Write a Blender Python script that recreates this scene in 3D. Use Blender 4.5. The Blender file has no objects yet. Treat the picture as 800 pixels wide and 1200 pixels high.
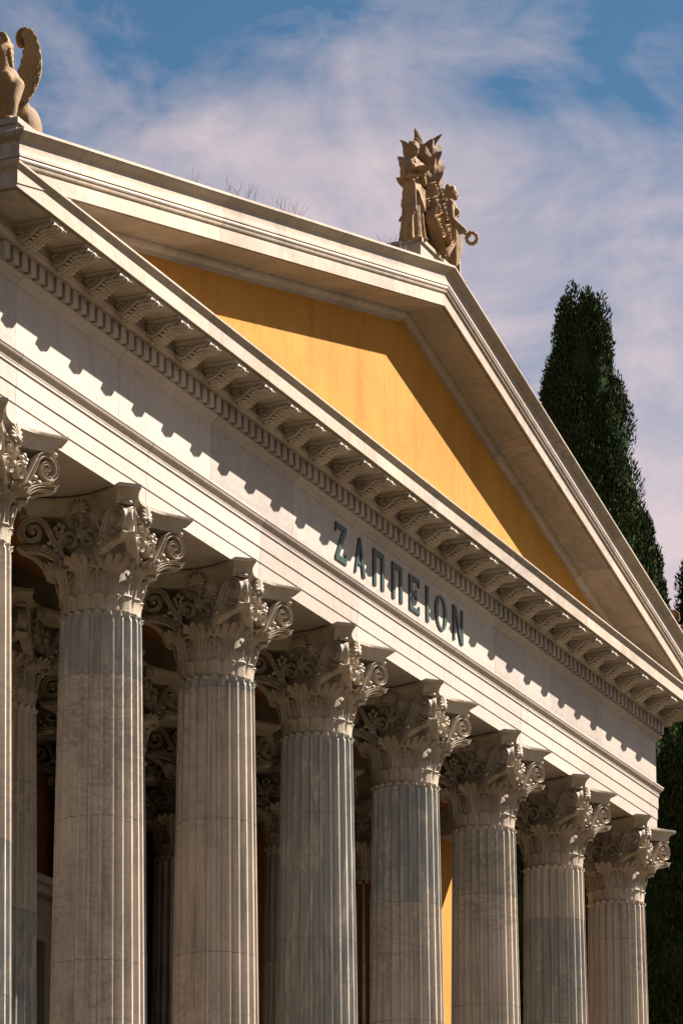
import bpy, bmesh, math, random
import numpy as np
from mathutils import Vector, Matrix, Quaternion

S = 3.0                    # metres per column bay
Z0 = 13.29                 # height of the abacus tops above the ground
scene = bpy.context.scene
COL = scene.collection
pi = math.pi
def W(x, y, z): return (x * S, y * S, Z0 + z * S)      # building units -> metres

# ------------------------------------------------------------------ materials
def new_mat(name):
    m = bpy.data.materials.new(name); m.use_nodes = True
    nt = m.node_tree; nt.nodes.clear()
    return m, nt
class NT:
    def __init__(s, nt): s.nt = nt
    def n(s, t, **kw):
        o = s.nt.nodes.new(t)
        for k, v in kw.items(): setattr(o, k, v)
        return o
    def l(s, a, b): s.nt.links.new(a, b)
    def math(s, op, a, b=None, c=None, clamp=False):
        o = s.n('ShaderNodeMath', operation=op, use_clamp=clamp)
        for i, v in enumerate((a, b, c)):
            if v is None: continue
            if isinstance(v, (int, float)): o.inputs[i].default_value = v
            else: s.l(v, o.inputs[i])
        return o.outputs[0]
    def mix(s, f, a, b, mode='MIX'):
        o = s.n('ShaderNodeMix', data_type='RGBA', blend_type=mode)
        for i, v in ((0, f), (6, a), (7, b)):
            if isinstance(v, (int, float)): o.inputs[i].default_value = v
            elif isinstance(v, tuple): o.inputs[i].default_value = v if len(v) == 4 else v + (1,)
            else: s.l(v, o.inputs[i])
        return o.outputs[2]
    def noise(s, vec, scale, detail=4, rough=.55, dist=0, mapscale=None):
        if mapscale:
            mp = s.n('ShaderNodeMapping'); mp.inputs['Scale'].default_value = mapscale
            s.l(vec, mp.inputs[0]); vec = mp.outputs[0]
        o = s.n('ShaderNodeTexNoise'); o.inputs['Scale'].default_value = scale
        o.inputs['Detail'].default_value = detail; o.inputs['Roughness'].default_value = rough
        o.inputs['Distortion'].default_value = dist
        s.l(vec, o.inputs['Vector']); return o.outputs['Fac']
    def ramp(s, f, stops):
        o = s.n('ShaderNodeValToRGB'); e = o.color_ramp.elements
        while len(e) < len(stops): e.new(.5)
        for i, (p, c) in enumerate(stops):
            e[i].position = p; e[i].color = (c, c, c, 1) if isinstance(c, (int, float)) else c + (1,)
        s.l(f, o.inputs[0]); return o.outputs[0]

def marble(name, base=(0.3212, 0.2731, 0.2294), dark=(0.2568, 0.2183, 0.1835), grey=(0.185, 0.1776, 0.1665), block=None,
           axis='X', drums=False, stain=.5, vein=.35, soot=.25, rough=.55, bump=.25, joint=.006):
    m, nt = new_mat(name); g = NT(nt)
    out = g.n('ShaderNodeOutputMaterial'); bs = g.n('ShaderNodeBsdfPrincipled')
    tc = g.n('ShaderNodeTexCoord'); oi = g.n('ShaderNodeObjectInfo')
    geo = g.n('ShaderNodeNewGeometry')
    P = geo.outputs['Position']
    n1 = g.noise(P, .9, 5, .6)
    col = g.mix(g.ramp(n1, [(.32, 0), (.68, 1)]), dark, base)
    # fine mottling
    n2 = g.noise(P, 14, 5, .65)
    col = g.mix(1.0, col, g.ramp(n2, [(.3, .92), (.7, 1.06)]), 'MULTIPLY')
    # grey veins running askew through the stone
    v = g.noise(P, 1.3, 6, .6, 2.2, (1.0, 1.0, 2.2))
    vm = g.ramp(v, [(.44, 0), (.495, 1), (.505, 1), (.56, 0)])
    v2 = g.ramp(g.noise(P, .5, 2), [(.45, 0), (.62, 1)])
    col = g.mix(g.math('MULTIPLY', g.math('MULTIPLY', vm, v2), vein), col, grey)
    # rain streaks
    st = g.noise(P, 1.0, 5, .62, .3, (5.5, 5.5, .45))
    col = g.mix(g.math('MULTIPLY', g.ramp(st, [(.50, 0), (.75, 1)]), stain), col, (0.1554, 0.1221, 0.0925))
    so = g.noise(P, 1.25, 8, .68, 1.0, (1, 1.6, 1.6))
    col = g.mix(g.math('MULTIPLY', g.ramp(so, [(.53, 0), (.70, 1)]), soot), col, (0.0888, 0.07992, 0.07104))
    if block:
        sep = g.n('ShaderNodeSeparateXYZ'); g.l(P, sep.inputs[0])
        c = sep.outputs[axis]
        if drums:
            wn0 = g.n('ShaderNodeTexWhiteNoise', noise_dimensions='1D'); g.l(oi.outputs['Random'], wn0.inputs['W'])
            c = g.math('ADD', c, g.math('MULTIPLY', wn0.outputs['Value'], block))
        q = g.math('DIVIDE', c, block)
        fl = g.math('FLOOR', q); fr = g.math('FRACT', q)
        wn = g.n('ShaderNodeTexWhiteNoise', noise_dimensions='2D')
        cb = g.n('ShaderNodeCombineXYZ'); g.l(fl, cb.inputs[0])
        if drums: g.l(oi.outputs['Random'], cb.inputs[1])
        g.l(cb.outputs[0], wn.inputs['Vector'])
        if drums:
            gm = g.ramp(wn.outputs['Value'], [(.50, .12), (.54, 1)])
            wob = g.ramp(g.noise(P, 1.6, 6, .65, 1.6, (2.4, 2.4, .45)), [(.34, .12), (.52, 1)])
            col = g.mix(g.math('MULTIPLY', g.math('MULTIPLY', gm, wob), .85), col, (.180, .196, .192))
        if drums:
            vs_ = g.noise(P, 1.0, 6, .65, 1.2, (7, 7, .55))
            col = g.mix(g.math('MULTIPLY', g.ramp(vs_, [(.52, 0), (.66, 1)]), .55), col, (0.185, 0.1702, 0.1406))
        br = g.ramp(wn.outputs['Value'], [(0, .80), (1, 1.10)])
        col = g.mix(1.0, col, br, 'MULTIPLY')
        d = g.math('MINIMUM', fr, g.math('SUBTRACT', 1.0, fr))
        jm = g.math('LESS_THAN', d, joint / block)
        jn = g.ramp(g.noise(P, 6, 3), [(.35, .15), (.6, .75)])
        col = g.mix(g.math('MULTIPLY', jm, jn), col, (0.0666, 0.0518, 0.037))
    g.l(col, bs.inputs['Base Color'])
    bs.inputs['Roughness'].default_value = rough
    bs.inputs['Specular IOR Level'].default_value = .3
    bp = g.n('ShaderNodeBump'); bp.inputs['Strength'].default_value = bump; bp.inputs['Distance'].default_value = .02
    g.l(g.math('ADD', g.noise(P, 9, 6, .7), g.math('MULTIPLY', g.noise(P, 50, 3, .6), .35)), bp.inputs['Height']); g.l(bp.outputs[0], bs.inputs['Normal'])
    g.l(bs.outputs[0], out.inputs[0]); return m

def simple(name, c1, c2, scale=3, rough=.7, bump=.15, mapscale=None, metal=0, streak=None, detail=5):
    m, nt = new_mat(name); g = NT(nt)
    out = g.n('ShaderNodeOutputMaterial'); bs = g.n('ShaderNodeBsdfPrincipled')
    geo = g.n('ShaderNodeNewGeometry'); P = geo.outputs['Position']
    f = g.noise(P, scale, detail, .62, .3, mapscale)
    col = g.mix(g.ramp(f, [(.3, 0), (.7, 1)]), c1, c2)
    if streak:
        s = g.noise(P, 1.0, 5, .6, .2, (4, 4, .35))
        col = g.mix(g.math('MULTIPLY', g.ramp(s, [(.5, 0), (.72, 1)]), streak[1]), col, streak[0])
    g.l(col, bs.inputs['Base Color']); bs.inputs['Roughness'].default_value = rough; bs.inputs['Metallic'].default_value = metal
    bs.inputs['Specular IOR Level'].default_value = .3
    if bump:
        bp = g.n('ShaderNodeBump'); bp.inputs['Strength'].default_value = bump; bp.inputs['Distance'].default_value = .02
        g.l(g.noise(P, scale * 6, 4), bp.inputs['Height']); g.l(bp.outputs[0], bs.inputs['Normal'])
    g.l(bs.outputs[0], out.inputs[0]); return m

def ochre(name):
    m, nt = new_mat(name); g = NT(nt)
    out = g.n('ShaderNodeOutputMaterial'); bs = g.n('ShaderNodeBsdfPrincipled')
    P = g.n('ShaderNodeNewGeometry').outputs['Position']
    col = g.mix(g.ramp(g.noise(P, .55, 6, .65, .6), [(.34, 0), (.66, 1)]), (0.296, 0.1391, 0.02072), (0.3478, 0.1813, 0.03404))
    col = g.mix(g.math('MULTIPLY', g.ramp(g.noise(P, 1.0, 6, .65, .4, (2.6, 2.6, .30)), [(.50, 0), (.72, 1)]), .55), col, (0.2294, 0.0925, 0.01332))
    col = g.mix(g.math('MULTIPLY', g.ramp(g.noise(P, 3.2, 5, .7, .3), [(.60, 0), (.72, 1)]), .35), col, (0.3848, 0.1998, 0.0444))
    cr = g.ramp(g.noise(P, 1.1, 3, .6, 1.5), [(.492, 0), (.4975, 1), (.5025, 1), (.508, 0)])
    col = g.mix(g.math('MULTIPLY', cr, .25), col, (0.1628, 0.0666, 0.0111))
    g.l(col, bs.inputs['Base Color']); bs.inputs['Roughness'].default_value = .9; bs.inputs['Specular IOR Level'].default_value = .15
    bp = g.n('ShaderNodeBump'); bp.inputs['Strength'].default_value = .35; bp.inputs['Distance'].default_value = .02
    g.l(g.noise(P, 7, 6, .7), bp.inputs['Height']); g.l(bp.outputs[0], bs.inputs['Normal'])
    g.l(bs.outputs[0], out.inputs[0]); return m

M = {}
M['arch'] = marble('architrave marble', block=3.02, joint=.008, stain=.32, vein=.40, soot=.12, base=(.338, .293, .252), dark=(.298, .256, .216))
M['frieze'] = marble('frieze marble', block=2.35, joint=.007, stain=.30, vein=.40, soot=.10, base=(.330, .290, .252), dark=(.288, .250, .214))
M['cornice'] = marble('cornice marble', block=1.62, joint=.006, stain=.50, vein=.85, soot=.42, base=(0.333, 0.2782, 0.2161), dark=(0.259, 0.2072, 0.1517))
M['rake'] = marble('raking cornice marble', block=1.74, joint=.006, stain=.45, vein=.95, soot=.45, base=(0.333, 0.2782, 0.2161), dark=(0.259, 0.2072, 0.1517))
M['shaft'] = marble('column drum marble', block=1.62, axis='Z', drums=True, joint=.005, stain=.50, vein=.55, soot=.20, base=(.540, .470, .385), dark=(.440, .382, .310))
M['capital'] = marble('carved capital marble', stain=.40, vein=.2, soot=.30, base=(0.3652, 0.3154, 0.2473), dark=(0.2407, 0.1975, 0.1428), bump=.5)
M['statue'] = marble('weathered statue stone', stain=.55, vein=.15, soot=.55, base=(.310, .192, .084), dark=(.140, .088, .042), bump=.6, rough=.8)
M['ochre'] = ochre('ochre plaster')
M['ochre_shaded'] = simple('shaded ochre plaster', (0.1285, 0.04359, 0.01606), (0.156, 0.05506, 0.01835), 1.4, .85, .2)  # inner-wall copy of the ochre paint, with porch shade put into its colour
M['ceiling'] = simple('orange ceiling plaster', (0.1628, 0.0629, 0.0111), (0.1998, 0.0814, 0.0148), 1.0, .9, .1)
M['shaded'] = marble('sooty porch stone', block=2.0, base=(0.148, 0.1221, 0.0851), dark=(0.0962, 0.0777, 0.0518), soot=.5)  # darker stone copy for the inner beam: porch shade put into its base colour
M['letter'] = simple('verdigris bronze letters', (0.003212, 0.01835, 0.01698), (0.005964, 0.02845, 0.02523), 6, .42, .1)
M['wire'] = simple('dull steel wire', (0.07341, 0.05964, 0.05506), (0.1009, 0.08717, 0.078), 8, .5, 0, metal=.4)
M['wood'] = simple('dark door wood', (0.02294, 0.01285, 0.006882), (0.0367, 0.02065, 0.01147), 3, .6, .2, (1, 1, .1))
M['roof'] = simple('clay roof tile', (0.1652, 0.078, 0.04129), (0.211, 0.1101, 0.05964), 3, .85, .3)
M['ground'] = simple('dry lawn and sandy paths', (0.03552, 0.02812, 0.01036), (0.0518, 0.03996, 0.0148), .5, .9, .2)
M['step'] = marble('worn step stone', block=2.2, stain=.4, base=(0.111, 0.0925, 0.0666), dark=(0.0814, 0.0666, 0.0481))
M['trunk'] = simple('cypress bark', (0.04588, 0.03212, 0.02294), (0.07341, 0.05276, 0.039), 4, .95, .5, (3, 3, .5))
def foliage_mat():
    m, nt = new_mat('cypress foliage'); g = NT(nt)
    out = g.n('ShaderNodeOutputMaterial'); bs = g.n('ShaderNodeBsdfPrincipled')
    geo = g.n('ShaderNodeNewGeometry')
    r = g.ramp(geo.outputs['Random Per Island'], [(0, (.005, .011, .005)), (.5, (.014, .027, .010)), (.93, (.042, .064, .020)), (1, (.046, .036, .018))])
    n = g.noise(geo.outputs['Position'], .9, 3)
    c = g.mix(g.ramp(n, [(.35, 0), (.7, .4)]), r, (.040, .060, .019))
    g.l(c, bs.inputs['Base Color']); bs.inputs['Roughness'].default_value = .95; bs.inputs['Specular IOR Level'].default_value = .03
    g.l(bs.outputs[0], out.inputs[0]); return m
M['leaf'] = foliage_mat()

# ------------------------------------------------------------------ object helpers
WORLDPOS = {}
def empty(name, loc):
    o = bpy.data.objects.new(name, None); COL.objects.link(o); o.location = loc
    o.empty_display_size = .3; WORLDPOS[o] = Vector(loc); return o
def tag(o, label=None, cat=None, group=None, kind=None):
    if label: o['label'] = label
    if cat: o['category'] = cat
    if group: o['group'] = group
    if kind: o['kind'] = kind
    return o
class MB:
    """collects geometry (metres, world space)"""
    def __init__(s): s.v = []; s.f = []
    def add(s, vs, fs):
        b = len(s.v); s.v.extend([tuple(map(float, p)) for p in vs]); s.f.extend([tuple(b + i for i in f) for f in fs]); return s
    def box(s, x0, x1, y0, y1, z0, z1):
        return s.add([(x0,y0,z0),(x1,y0,z0),(x1,y1,z0),(x0,y1,z0),(x0,y0,z1),(x1,y0,z1),(x1,y1,z1),(x0,y1,z1)],
              [(0,3,2,1),(4,5,6,7),(0,1,5,4),(1,2,6,5),(2,3,7,6),(3,0,4,7)])
    def ubox(s, x0, x1, y0, y1, z0, z1):
        a = W(x0, y0, z0); b = W(x1, y1, z1); return s.box(a[0], b[0], a[1], b[1], a[2], b[2])
    def grid(s, P, closed_u=False):
        P = np.asarray(P, float); nu, nv = P.shape[:2]
        fs = []
        for i in range(nu if closed_u else nu - 1):
            for j in range(nv - 1):
                a = i * nv + j; b = ((i + 1) % nu) * nv + j
                fs.append((a, b, b + 1, a + 1))
        return s.add(P.reshape(-1, 3), fs)
    def sphere(s, c, r, nu=12, nv=8, rot=None):
        r = (r, r, r) if isinstance(r, (int, float)) else r
        vs = [(0, 0, -1)]; 
        for j in range(1, nv):
            t = -pi / 2 + pi * j / nv
            for i in range(nu): vs.append((math.cos(t) * math.cos(2*pi*i/nu), math.cos(t) * math.sin(2*pi*i/nu), math.sin(t)))
        vs.append((0, 0, 1)); fs = []
        for i in range(nu):
            k = (i + 1) % nu
            fs.append((0, 1 + k, 1 + i)); fs.append((len(vs) - 1, 1 + (nv-2)*nu + i, 1 + (nv-2)*nu + k))
            for j in range(nv - 2): fs.append((1 + j*nu + i, 1 + j*nu + k, 1 + (j+1)*nu + k, 1 + (j+1)*nu + i))
        out = []
        for v in vs:
            p = Vector((v[0]*r[0], v[1]*r[1], v[2]*r[2]))
            if rot is not None: p = rot @ p
            out.append((c[0]+p.x, c[1]+p.y, c[2]+p.z))
        return s.add(out, fs)
    def capsule(s, p0, p1, r0, r1, nu=12):
        p0 = Vector(p0); p1 = Vector(p1); d = p1 - p0; L = d.length; q = d.to_track_quat('Z', 'Y')
        prof = []
        for k in range(5): a = -pi/2 + pi/2*k/4; prof.append((r0*math.cos(a), r0*math.sin(a)))
        for k in range(5): a = pi/2*k/4; prof.append((r1*math.cos(a), L + r1*math.sin(a)))
        prof[0] = (r0*.02, -r0); prof[-1] = (r1*.02, L + r1)
        vs = []; 
        for (r, z) in prof:
            for i in range(nu):
                p = p0 + q @ Vector((r*math.cos(2*pi*i/nu), r*math.sin(2*pi*i/nu), z)); vs.append(p)
        fs = []
        for j in range(len(prof)-1):
            for i in range(nu): k = (i+1) % nu; fs.append((j*nu+i, j*nu+k, (j+1)*nu+k, (j+1)*nu+i))
        fs.append(tuple(range(nu))[::-1]); fs.append(tuple((len(prof)-1)*nu + i for i in range(nu)))
        return s.add(vs, fs)
    def tube(s, pts, r, nu=6):
        pts = [Vector(p) for p in pts]; n = len(pts)
        rs = r if hasattr(r, '__len__') else [r]*n
        vs = []; up = Vector((0, 0, 1))
        for i in range(n):
            t = (pts[min(i+1, n-1)] - pts[max(i-1, 0)]).normalized()
            a = t.cross(up)
            if a.length < .05: a = t.cross(Vector((1, 0, 0)))
            a.normalize(); b = t.cross(a)
            for k in range(nu):
                w = 2*pi*k/nu; vs.append(pts[i] + (a*math.cos(w) + b*math.sin(w))*rs[i])
        fs = []
        for i in range(n-1):
            for k in range(nu): m = (k+1) % nu; fs.append((i*nu+k, i*nu+m, (i+1)*nu+m, (i+1)*nu+k))
        fs.append(tuple(range(nu))[::-1]); fs.append(tuple((n-1)*nu+k for k in range(nu)))
        return s.add(vs, fs)
    def ribbon(s, pts, nrm, w, d, sec=None):
        """channelled band swept along pts; nrm = face normal, w in-plane widths, d half depth"""
        pts = [Vector(p) for p in pts]; n = len(pts); nrm = Vector(nrm).normalized()
        ws = w if hasattr(w, '__len__') else [w]*n
        ds = d if hasattr(d, '__len__') else [d]*n
        sec = sec or [(-.5, -1), (-.5, .85), (-.40, 1), (-.28, .9), (-.16, .35), (.16, .35), (.28, .9), (.40, 1), (.5, .85), (.5, -1)]
        m = len(sec); vs = []
        for i in range(n):
            t = (pts[min(i+1, n-1)] - pts[max(i-1, 0)]); 
            if t.length < 1e-9: t = Vector((0, 0, 1))
            a = nrm.cross(t.normalized()).normalized()
            for (p, q) in sec: vs.append(pts[i] + a*(p*ws[i]) + nrm*(q*ds[i]))
        fs = []
        for i in range(n-1):
            for k in range(m): e = (k+1) % m; fs.append((i*m+k, i*m+e, (i+1)*m+e, (i+1)*m+k))
        fs.append(tuple(range(m))[::-1]); fs.append(tuple((n-1)*m+k for k in range(m)))
        return s.add(vs, fs)
    def prism(s, poly, nrm_off):
        """planar polygon (3D pts) extruded by vector"""
        n = len(poly); o = Vector(nrm_off); vs = [Vector(p) for p in poly] + [Vector(p) + o for p in poly]
        fs = [tuple(range(n))[::-1], tuple(range(n, 2*n))] + [(i, (i+1) % n, n+(i+1) % n, n+i) for i in range(n)]
        return s.add(vs, fs)
    def build(s, name, mat, parent=None, angle=35, smooth=True, recalc=True, origin=None):
        me = bpy.data.meshes.new(name)
        if parent is not None: off = WORLDPOS[parent]
        else: off = Vector(origin) if origin else Vector((0, 0, 0))
        o_loc = Vector((0, 0, 0))
        if origin is not None and parent is not None: o_loc = Vector(origin) - off
        base = Vector(origin) if origin is not None else off
        me.from_pydata([(v[0]-base.x, v[1]-base.y, v[2]-base.z) for v in s.v], [], s.f)
        if recalc:
            bm = bmesh.new(); bm.from_mesh(me); bmesh.ops.recalc_face_normals(bm, faces=bm.faces); bm.to_mesh(me); bm.free()
        if smooth:
            me.polygons.foreach_set('use_smooth', [True]*len(me.polygons))
            me.set_sharp_from_angle(angle=math.radians(angle))
        me.materials.append(mat); me.update()
        o = bpy.data.objects.new(name, me); COL.objects.link(o)
        if parent is not None: o.parent = parent; o.location = o_loc; WORLDPOS[o] = off + o_loc
        else: o.location = base; WORLDPOS[o] = Vector(base)
        return o
def children(o): return [c for c in bpy.data.objects if c.parent == o]
def copy_tree(o, parent=None, kids=None):
    c = o.copy(); COL.objects.link(c)
    if parent is not None: c.parent = parent
    for ch in (kids[o] if kids and o in kids else children(o)): copy_tree(ch, c, kids)
    return c
def wp(lst): return [W(*p) for p in lst]

# ------------------------------------------------------------------ setting: ground
g = MB(); g.add([(-1500,-1500,0),(1500,-1500,0),(1500,1500,0),(-1500,1500,0)], [(0,1,2,3)])
tag(g.build('ground', M['ground'], smooth=False, recalc=False), kind='structure')

# ------------------------------------------------------------------ the building
bld = empty('neoclassical_building', (3.5*S, 2*S, 0))
tag(bld, 'marble neoclassical building front with fluted columns, green lettering and ochre pediment', 'building')
YB = 4.6                                   # depth of the block behind the front, in bays
def mold(mb, prof, yb=YB):
    """profile [(out, z)] run round front and flanks with mitred corners"""
    P = [[W(-o, yb, z) for o, z in prof], [W(-o, -o, z) for o, z in prof], [W(7+o, -o, z) for o, z in prof], [W(7+o, yb, z) for o, z in prof]]
    return mb.grid(P)
def arc(o0, z0, o1, z1, kind, n=5):
    """cyma / cavetto / ovolo between two profile points"""
    r = []
    for i in range(n+1):
        t = i/n
        if kind == 'cavetto': a, b = 1-math.cos(t*pi/2), math.sin(t*pi/2)
        elif kind == 'ovolo': a, b = math.sin(t*pi/2), 1-math.cos(t*pi/2)
        elif kind == 'cyma': a, b = t, t; a = .5-.5*math.cos(pi*t); 
        r.append((o0+(o1-o0)*a, z0+(z1-z0)*b))
    return r
E_ = .1815
# --- architrave: three fasciae, bead, cyma, fillet, sloping top, and its soffit
prof = [(-.183, .16), (-.183, .002), (-.150, 0.0), (-.146, .006), (.146, .006), (.150, 0.0), (E_, 0.0), (E_, .0625), (E_+.0035, .0635), (E_+.0035, .1235), (E_+.0075, .1247), (E_+.0075, .188),
        (E_+.0095, .189), (E_+.0125, .192), (E_+.0125, .197), (E_+.010, .2005), (E_+.012, .203)]
prof += arc(E_+.012, .204, E_+.030, .236, 'cyma', 6) + [(E_+.0325, .238), (E_+.0325, .2465), (E_+.030, .2485), (E_+.006, .256)]
prof += [(E_+.006, .264), (E_+.001, .267), (-.15, .267)]
a = MB(); mold(a, prof); a.build('architrave', M['arch'], bld, 28)
# --- frieze
prof = [(-.10, .262), (E_, .262), (E_, .4965), (E_+.004, .498), (E_+.004, .504)] + arc(E_+.004, .504, .2105, .527, 'cyma', 6) + [(.2135, .528), (.2135, .5338), (-.1, .536)]
a = MB(); mold(a, prof); frieze = a.build('frieze', M['frieze'], bld, 28)

# --- lettering
def letter(kind, xc, w, z0=.295, z1=.462):
    mb = MB(); h = z1-z0; d0 = -(E_+.0010)
    def poly(pts, extra=0.0, t=.0055):
        q = [W(xc+(u-.5)*w, d0-extra, z0+v*h) for u, v in pts]
        mb.prism(q, (0, -(t)*S, 0))
    if kind == 'zeta':
        poly([(0,0),(1,0),(1,.27),(.93,.27),(.88,.16),(.34,.16),(1,.90),(1,1),(.04,1),(.0,.74),(.07,.74),(.14,.86),(.66,.86),(0,.10)])
    elif kind == 'alpha':
        poly([(0,0),(.17,0),(.53,.80),(.60,1),(.44,1)])
        poly([(.78,0),(1.06,0),(.62,1),(.45,1)], .0012)
        poly([(.27,.26),(.80,.26),(.75,.37),(.32,.37)], -.0012)
    elif kind == 'pi':
        poly([(0,0),(.24,0),(.24,.84),(.76,.84),(.76,.34),(1,.34),(1,1),(0,1)] if False else [(0,0),(.25,0),(.25,.85),(.75,.85),(.75,.0),(1,0),(1,1),(0,1)])
    elif kind == 'epsilon':
        poly([(0,0),(1,0),(1,.24),(.92,.24),(.84,.13),(.26,.13),(.26,.45),(.62,.45),(.66,.38),(.72,.38),(.72,.65),(.66,.65),(.62,.57),(.26,.57),(.26,.87),(.84,.87),(.92,.76),(1,.76),(1,1),(0,1)])
    elif kind == 'iota':
        poly([(0,0),(1,0),(1,1),(0,1)])
    elif kind == 'omicron':
        N = 36
        ring_o = [(.5+.5*math.sin(2*pi*i/N), .5+.5*math.cos(2*pi*i/N)) for i in range(N)]
        ring_i = [(.5+.27*math.sin(2*pi*i/N), .5+.41*math.cos(2*pi*i/N)) for i in range(N)]
        f = lambda p, y: W(xc+(p[0]-.5)*w, y, z0+p[1]*h)
        y0, y1 = d0, d0-.0055
        P = [[f(ring_o[i], y0), f(ring_o[i], y1), f(ring_i[i], y1), f(ring_i[i], y0)] for i in range(N)]
        mb.grid(P, closed_u=True)
    elif kind == 'nu':
        poly([(0,0),(.17,0),(.17,1),(0,1)])
        poly([(.83,0),(1,0),(1,1),(.83,1)])
        poly([(.03,1),(.30,1),(.97,0),(.72,0)], .0012)
    o = mb.build('letter', M['letter'], frieze, 30)
    o['label'] = 'green metal letter ' + kind
for k, xc, w in [('zeta', 2.838, .118), ('alpha', 3.040, .112), ('pi', 3.254, .120), ('pi', 3.467, .118), ('epsilon', 3.669, .120), ('iota', 3.826, .032), ('omicron', 3.993, .142), ('nu', 4.207, .126)]:
    letter(k, xc, w)

# --- horizontal cornice
prof = [(-.10, .530), (.193, .5365), (.193, .5925), (.236, .5930), (.236, .5955)] + arc(.236, .5955, .256, .611, 'ovolo', 5) + [(.258, .612), (.258, .616), (.2485, .617), (.2485, .652), (.254, .656), (.262, .659),
        (.392, .659), (.394, .667), (.399, .667), (.4005, .6625), (.4085, .6625), (.4085, .7205), (.4105, .722)] + arc(.411, .723, .424, .737, 'cyma', 5) + [(.4265, .738), (.4265, .7455), (.2, .752)]
a = MB(); mold(a, prof); cornice = a.build('cornice', M['cornice'], bld, 28)
# dentils: one carved course
p = 1/16.0; a = MB()
for i in range(-4, 116):
    x = i*p + p*.5 - .0; 
    if -.236 < x-.019 and x+.019 < 7.236: a.ubox(x-.019, x+.019, -.2330, -.190, .5345, .5915)
a.build('dentil_course', M['frieze'], cornice, 30)
for sx in (-1, 1):
    a = MB()
    for j in range(0, 30):
        y = -.19+j*p
        xa, xb = (-.2330, -.190) if sx < 0 else (7.190, 7.2330)
        a.ubox(xa, xb, y, y+.038, .5345, .5915)
    a.build('dentil_course', M['frieze'], cornice, 30)
# modillions
def modillion_mesh():
    """bracket in its own frame (metres): x across, -y out, origin at (x=0, out=0, z=0) of the bed"""
    mb = MB()
    U = lambda x, o, z: (x*S*.9, -o*S, (z-.66)*S)
    top = [(.245, .6545), (.384, .6545), (.3885, .648), (.389, .641), (.3855, .634), (.379, .631), (.370, .6325), (.358, .634)]
    bot = [(.346, .6325), (.334, .627), (.322, .618), (.310, .6085), (.298, .6005), (.285, .5955), (.272, .5955), (.262, .6005), (.256, .608), (.245, .612)]
    poly = top+bot; hw = .048
    mb.prism([U(-hw, o, z) for o, z in poly], (2*hw*S, 0, 0))
    # raised scroll lines on both cheeks
    for sx in (-1, 1):
        x = sx*(hw+.0005)
        def sp(c, R, a0, turns, n=26, sgn=1):
            return [(c[0]+R*(1-.82*t/n)*math.cos(a0+sgn*turns*2*pi*t/n), c[1]+R*(1-.82*t/n)*math.sin(a0+sgn*turns*2*pi*t/n)) for t in range(n+1)]
        big = sp((.279, .622), .0235, -pi*.35, 1.6, 30, -1); small = sp((.3745, .6435), .0105, -pi*.6, 1.4, 20, 1)
        mid = [(.300, .606), (.316, .6175), (.332, .631), (.350, .637), (.362, .6375)]
        path = big[::-1]+mid+small
        mb.tube([U(x, o, z) for o, z in path], .0050*S, 6)
        path2 = [(.262, .6475), (.29, .6495), (.32, .6475), (.345, .6455), (.362, .648)]
        mb.tube([U(x, o, z) for o, z in path2], .0032*S, 5)
        mb.sphere(U(x, .279, .622), (.006*S, .006*S, .006*S), 8, 6)
        for (o, z) in [(.305, .634), (.322, .640), (.336, .642)]:
            mb.sphere(U(x, o, z), (.003*S, .009*S, .004*S), 8, 6)
    for sx in (-1, 1):
        mb.tube([U(sx*.046, o, z-.001) for o, z in bot[::-1]+[(.358, .632), (.372, .629)]], .0045*S, 6)
    # acanthus leaf wrapped under the belly, lobed, with a curled tip
    path = [(.268, .592), (.285, .5905), (.300, .595), (.314, .6045), (.328, .6155), (.342, .6235), (.356, .6275), (.370, .6265), (.383, .6255), (.394, .628), (.400, .634), (.399, .640)]
    n = len(path); P = []
    us = np.linspace(-1, 1, 25)
    for i, (o, z) in enumerate(path):
        t = i/(n-1); w = .036*(1+.16*math.cos(t*pi*7))*(1 if t < .8 else 1.12)
        row = []
        for u in us:
            rid = .0065*math.cos(u*pi*4) - .006*u*u+.0022*math.cos(t*pi*12)*abs(u)
            row.append(U(u*w, o+.2*rid, z-rid-.001))
        P.append(row)
    mb.grid(P)
    Q = [[(q[0], q[1]+.002*S, q[2]+.006*S) for q in r] for r in P]; mb.grid(Q)
    for ux in (-.022, 0, .022):
        mb.tube([U(ux*(1 if q < n-2 else 1.3), o, z-.0065) for q, (o, z) in enumerate(path)], .0080*S if ux else .0095*S, 8)
    for q in range(1, n-1):
        for sx in (-1, 1):
            o, z = path[q]; mb.sphere(U(sx*.035, o, z-.002), (.0125*S, .0105*S, .0050*S), 8, 6); mb.sphere(U(sx*.0125, o+.004, z-.006), (.0060*S, .0100*S, .0050*S), 8, 6)
    for ux, r in [(-.036, .0120), (0, .0140), (.036, .0120)]:
        mb.sphere(U(ux, .3985-.20*abs(ux), .6290), (r*.95*S, r*S, r*1.0*S), 10, 8)
        mb.capsule(U(ux*.9, .36, .629), U(ux, .392, .629), .006*S, .0075*S, 8)
    # moulded cap
    cap = [(.0485, .6445), (.0485, .6475), (.0525, .6495), (.0575, .654), (.0585, .6545), (.0585, .6605)]
    rows = []
    for cx, cz in cap:
        e = cx-.0485
        rows.append([U(-cx, .24, cz), U(-cx, .3905+e*.3, cz), U(cx, .3905+e*.3, cz), U(cx, .24, cz)])
    mb.grid(rows)
    return mb
mod0 = modillion_mesh()
first = None
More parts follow.
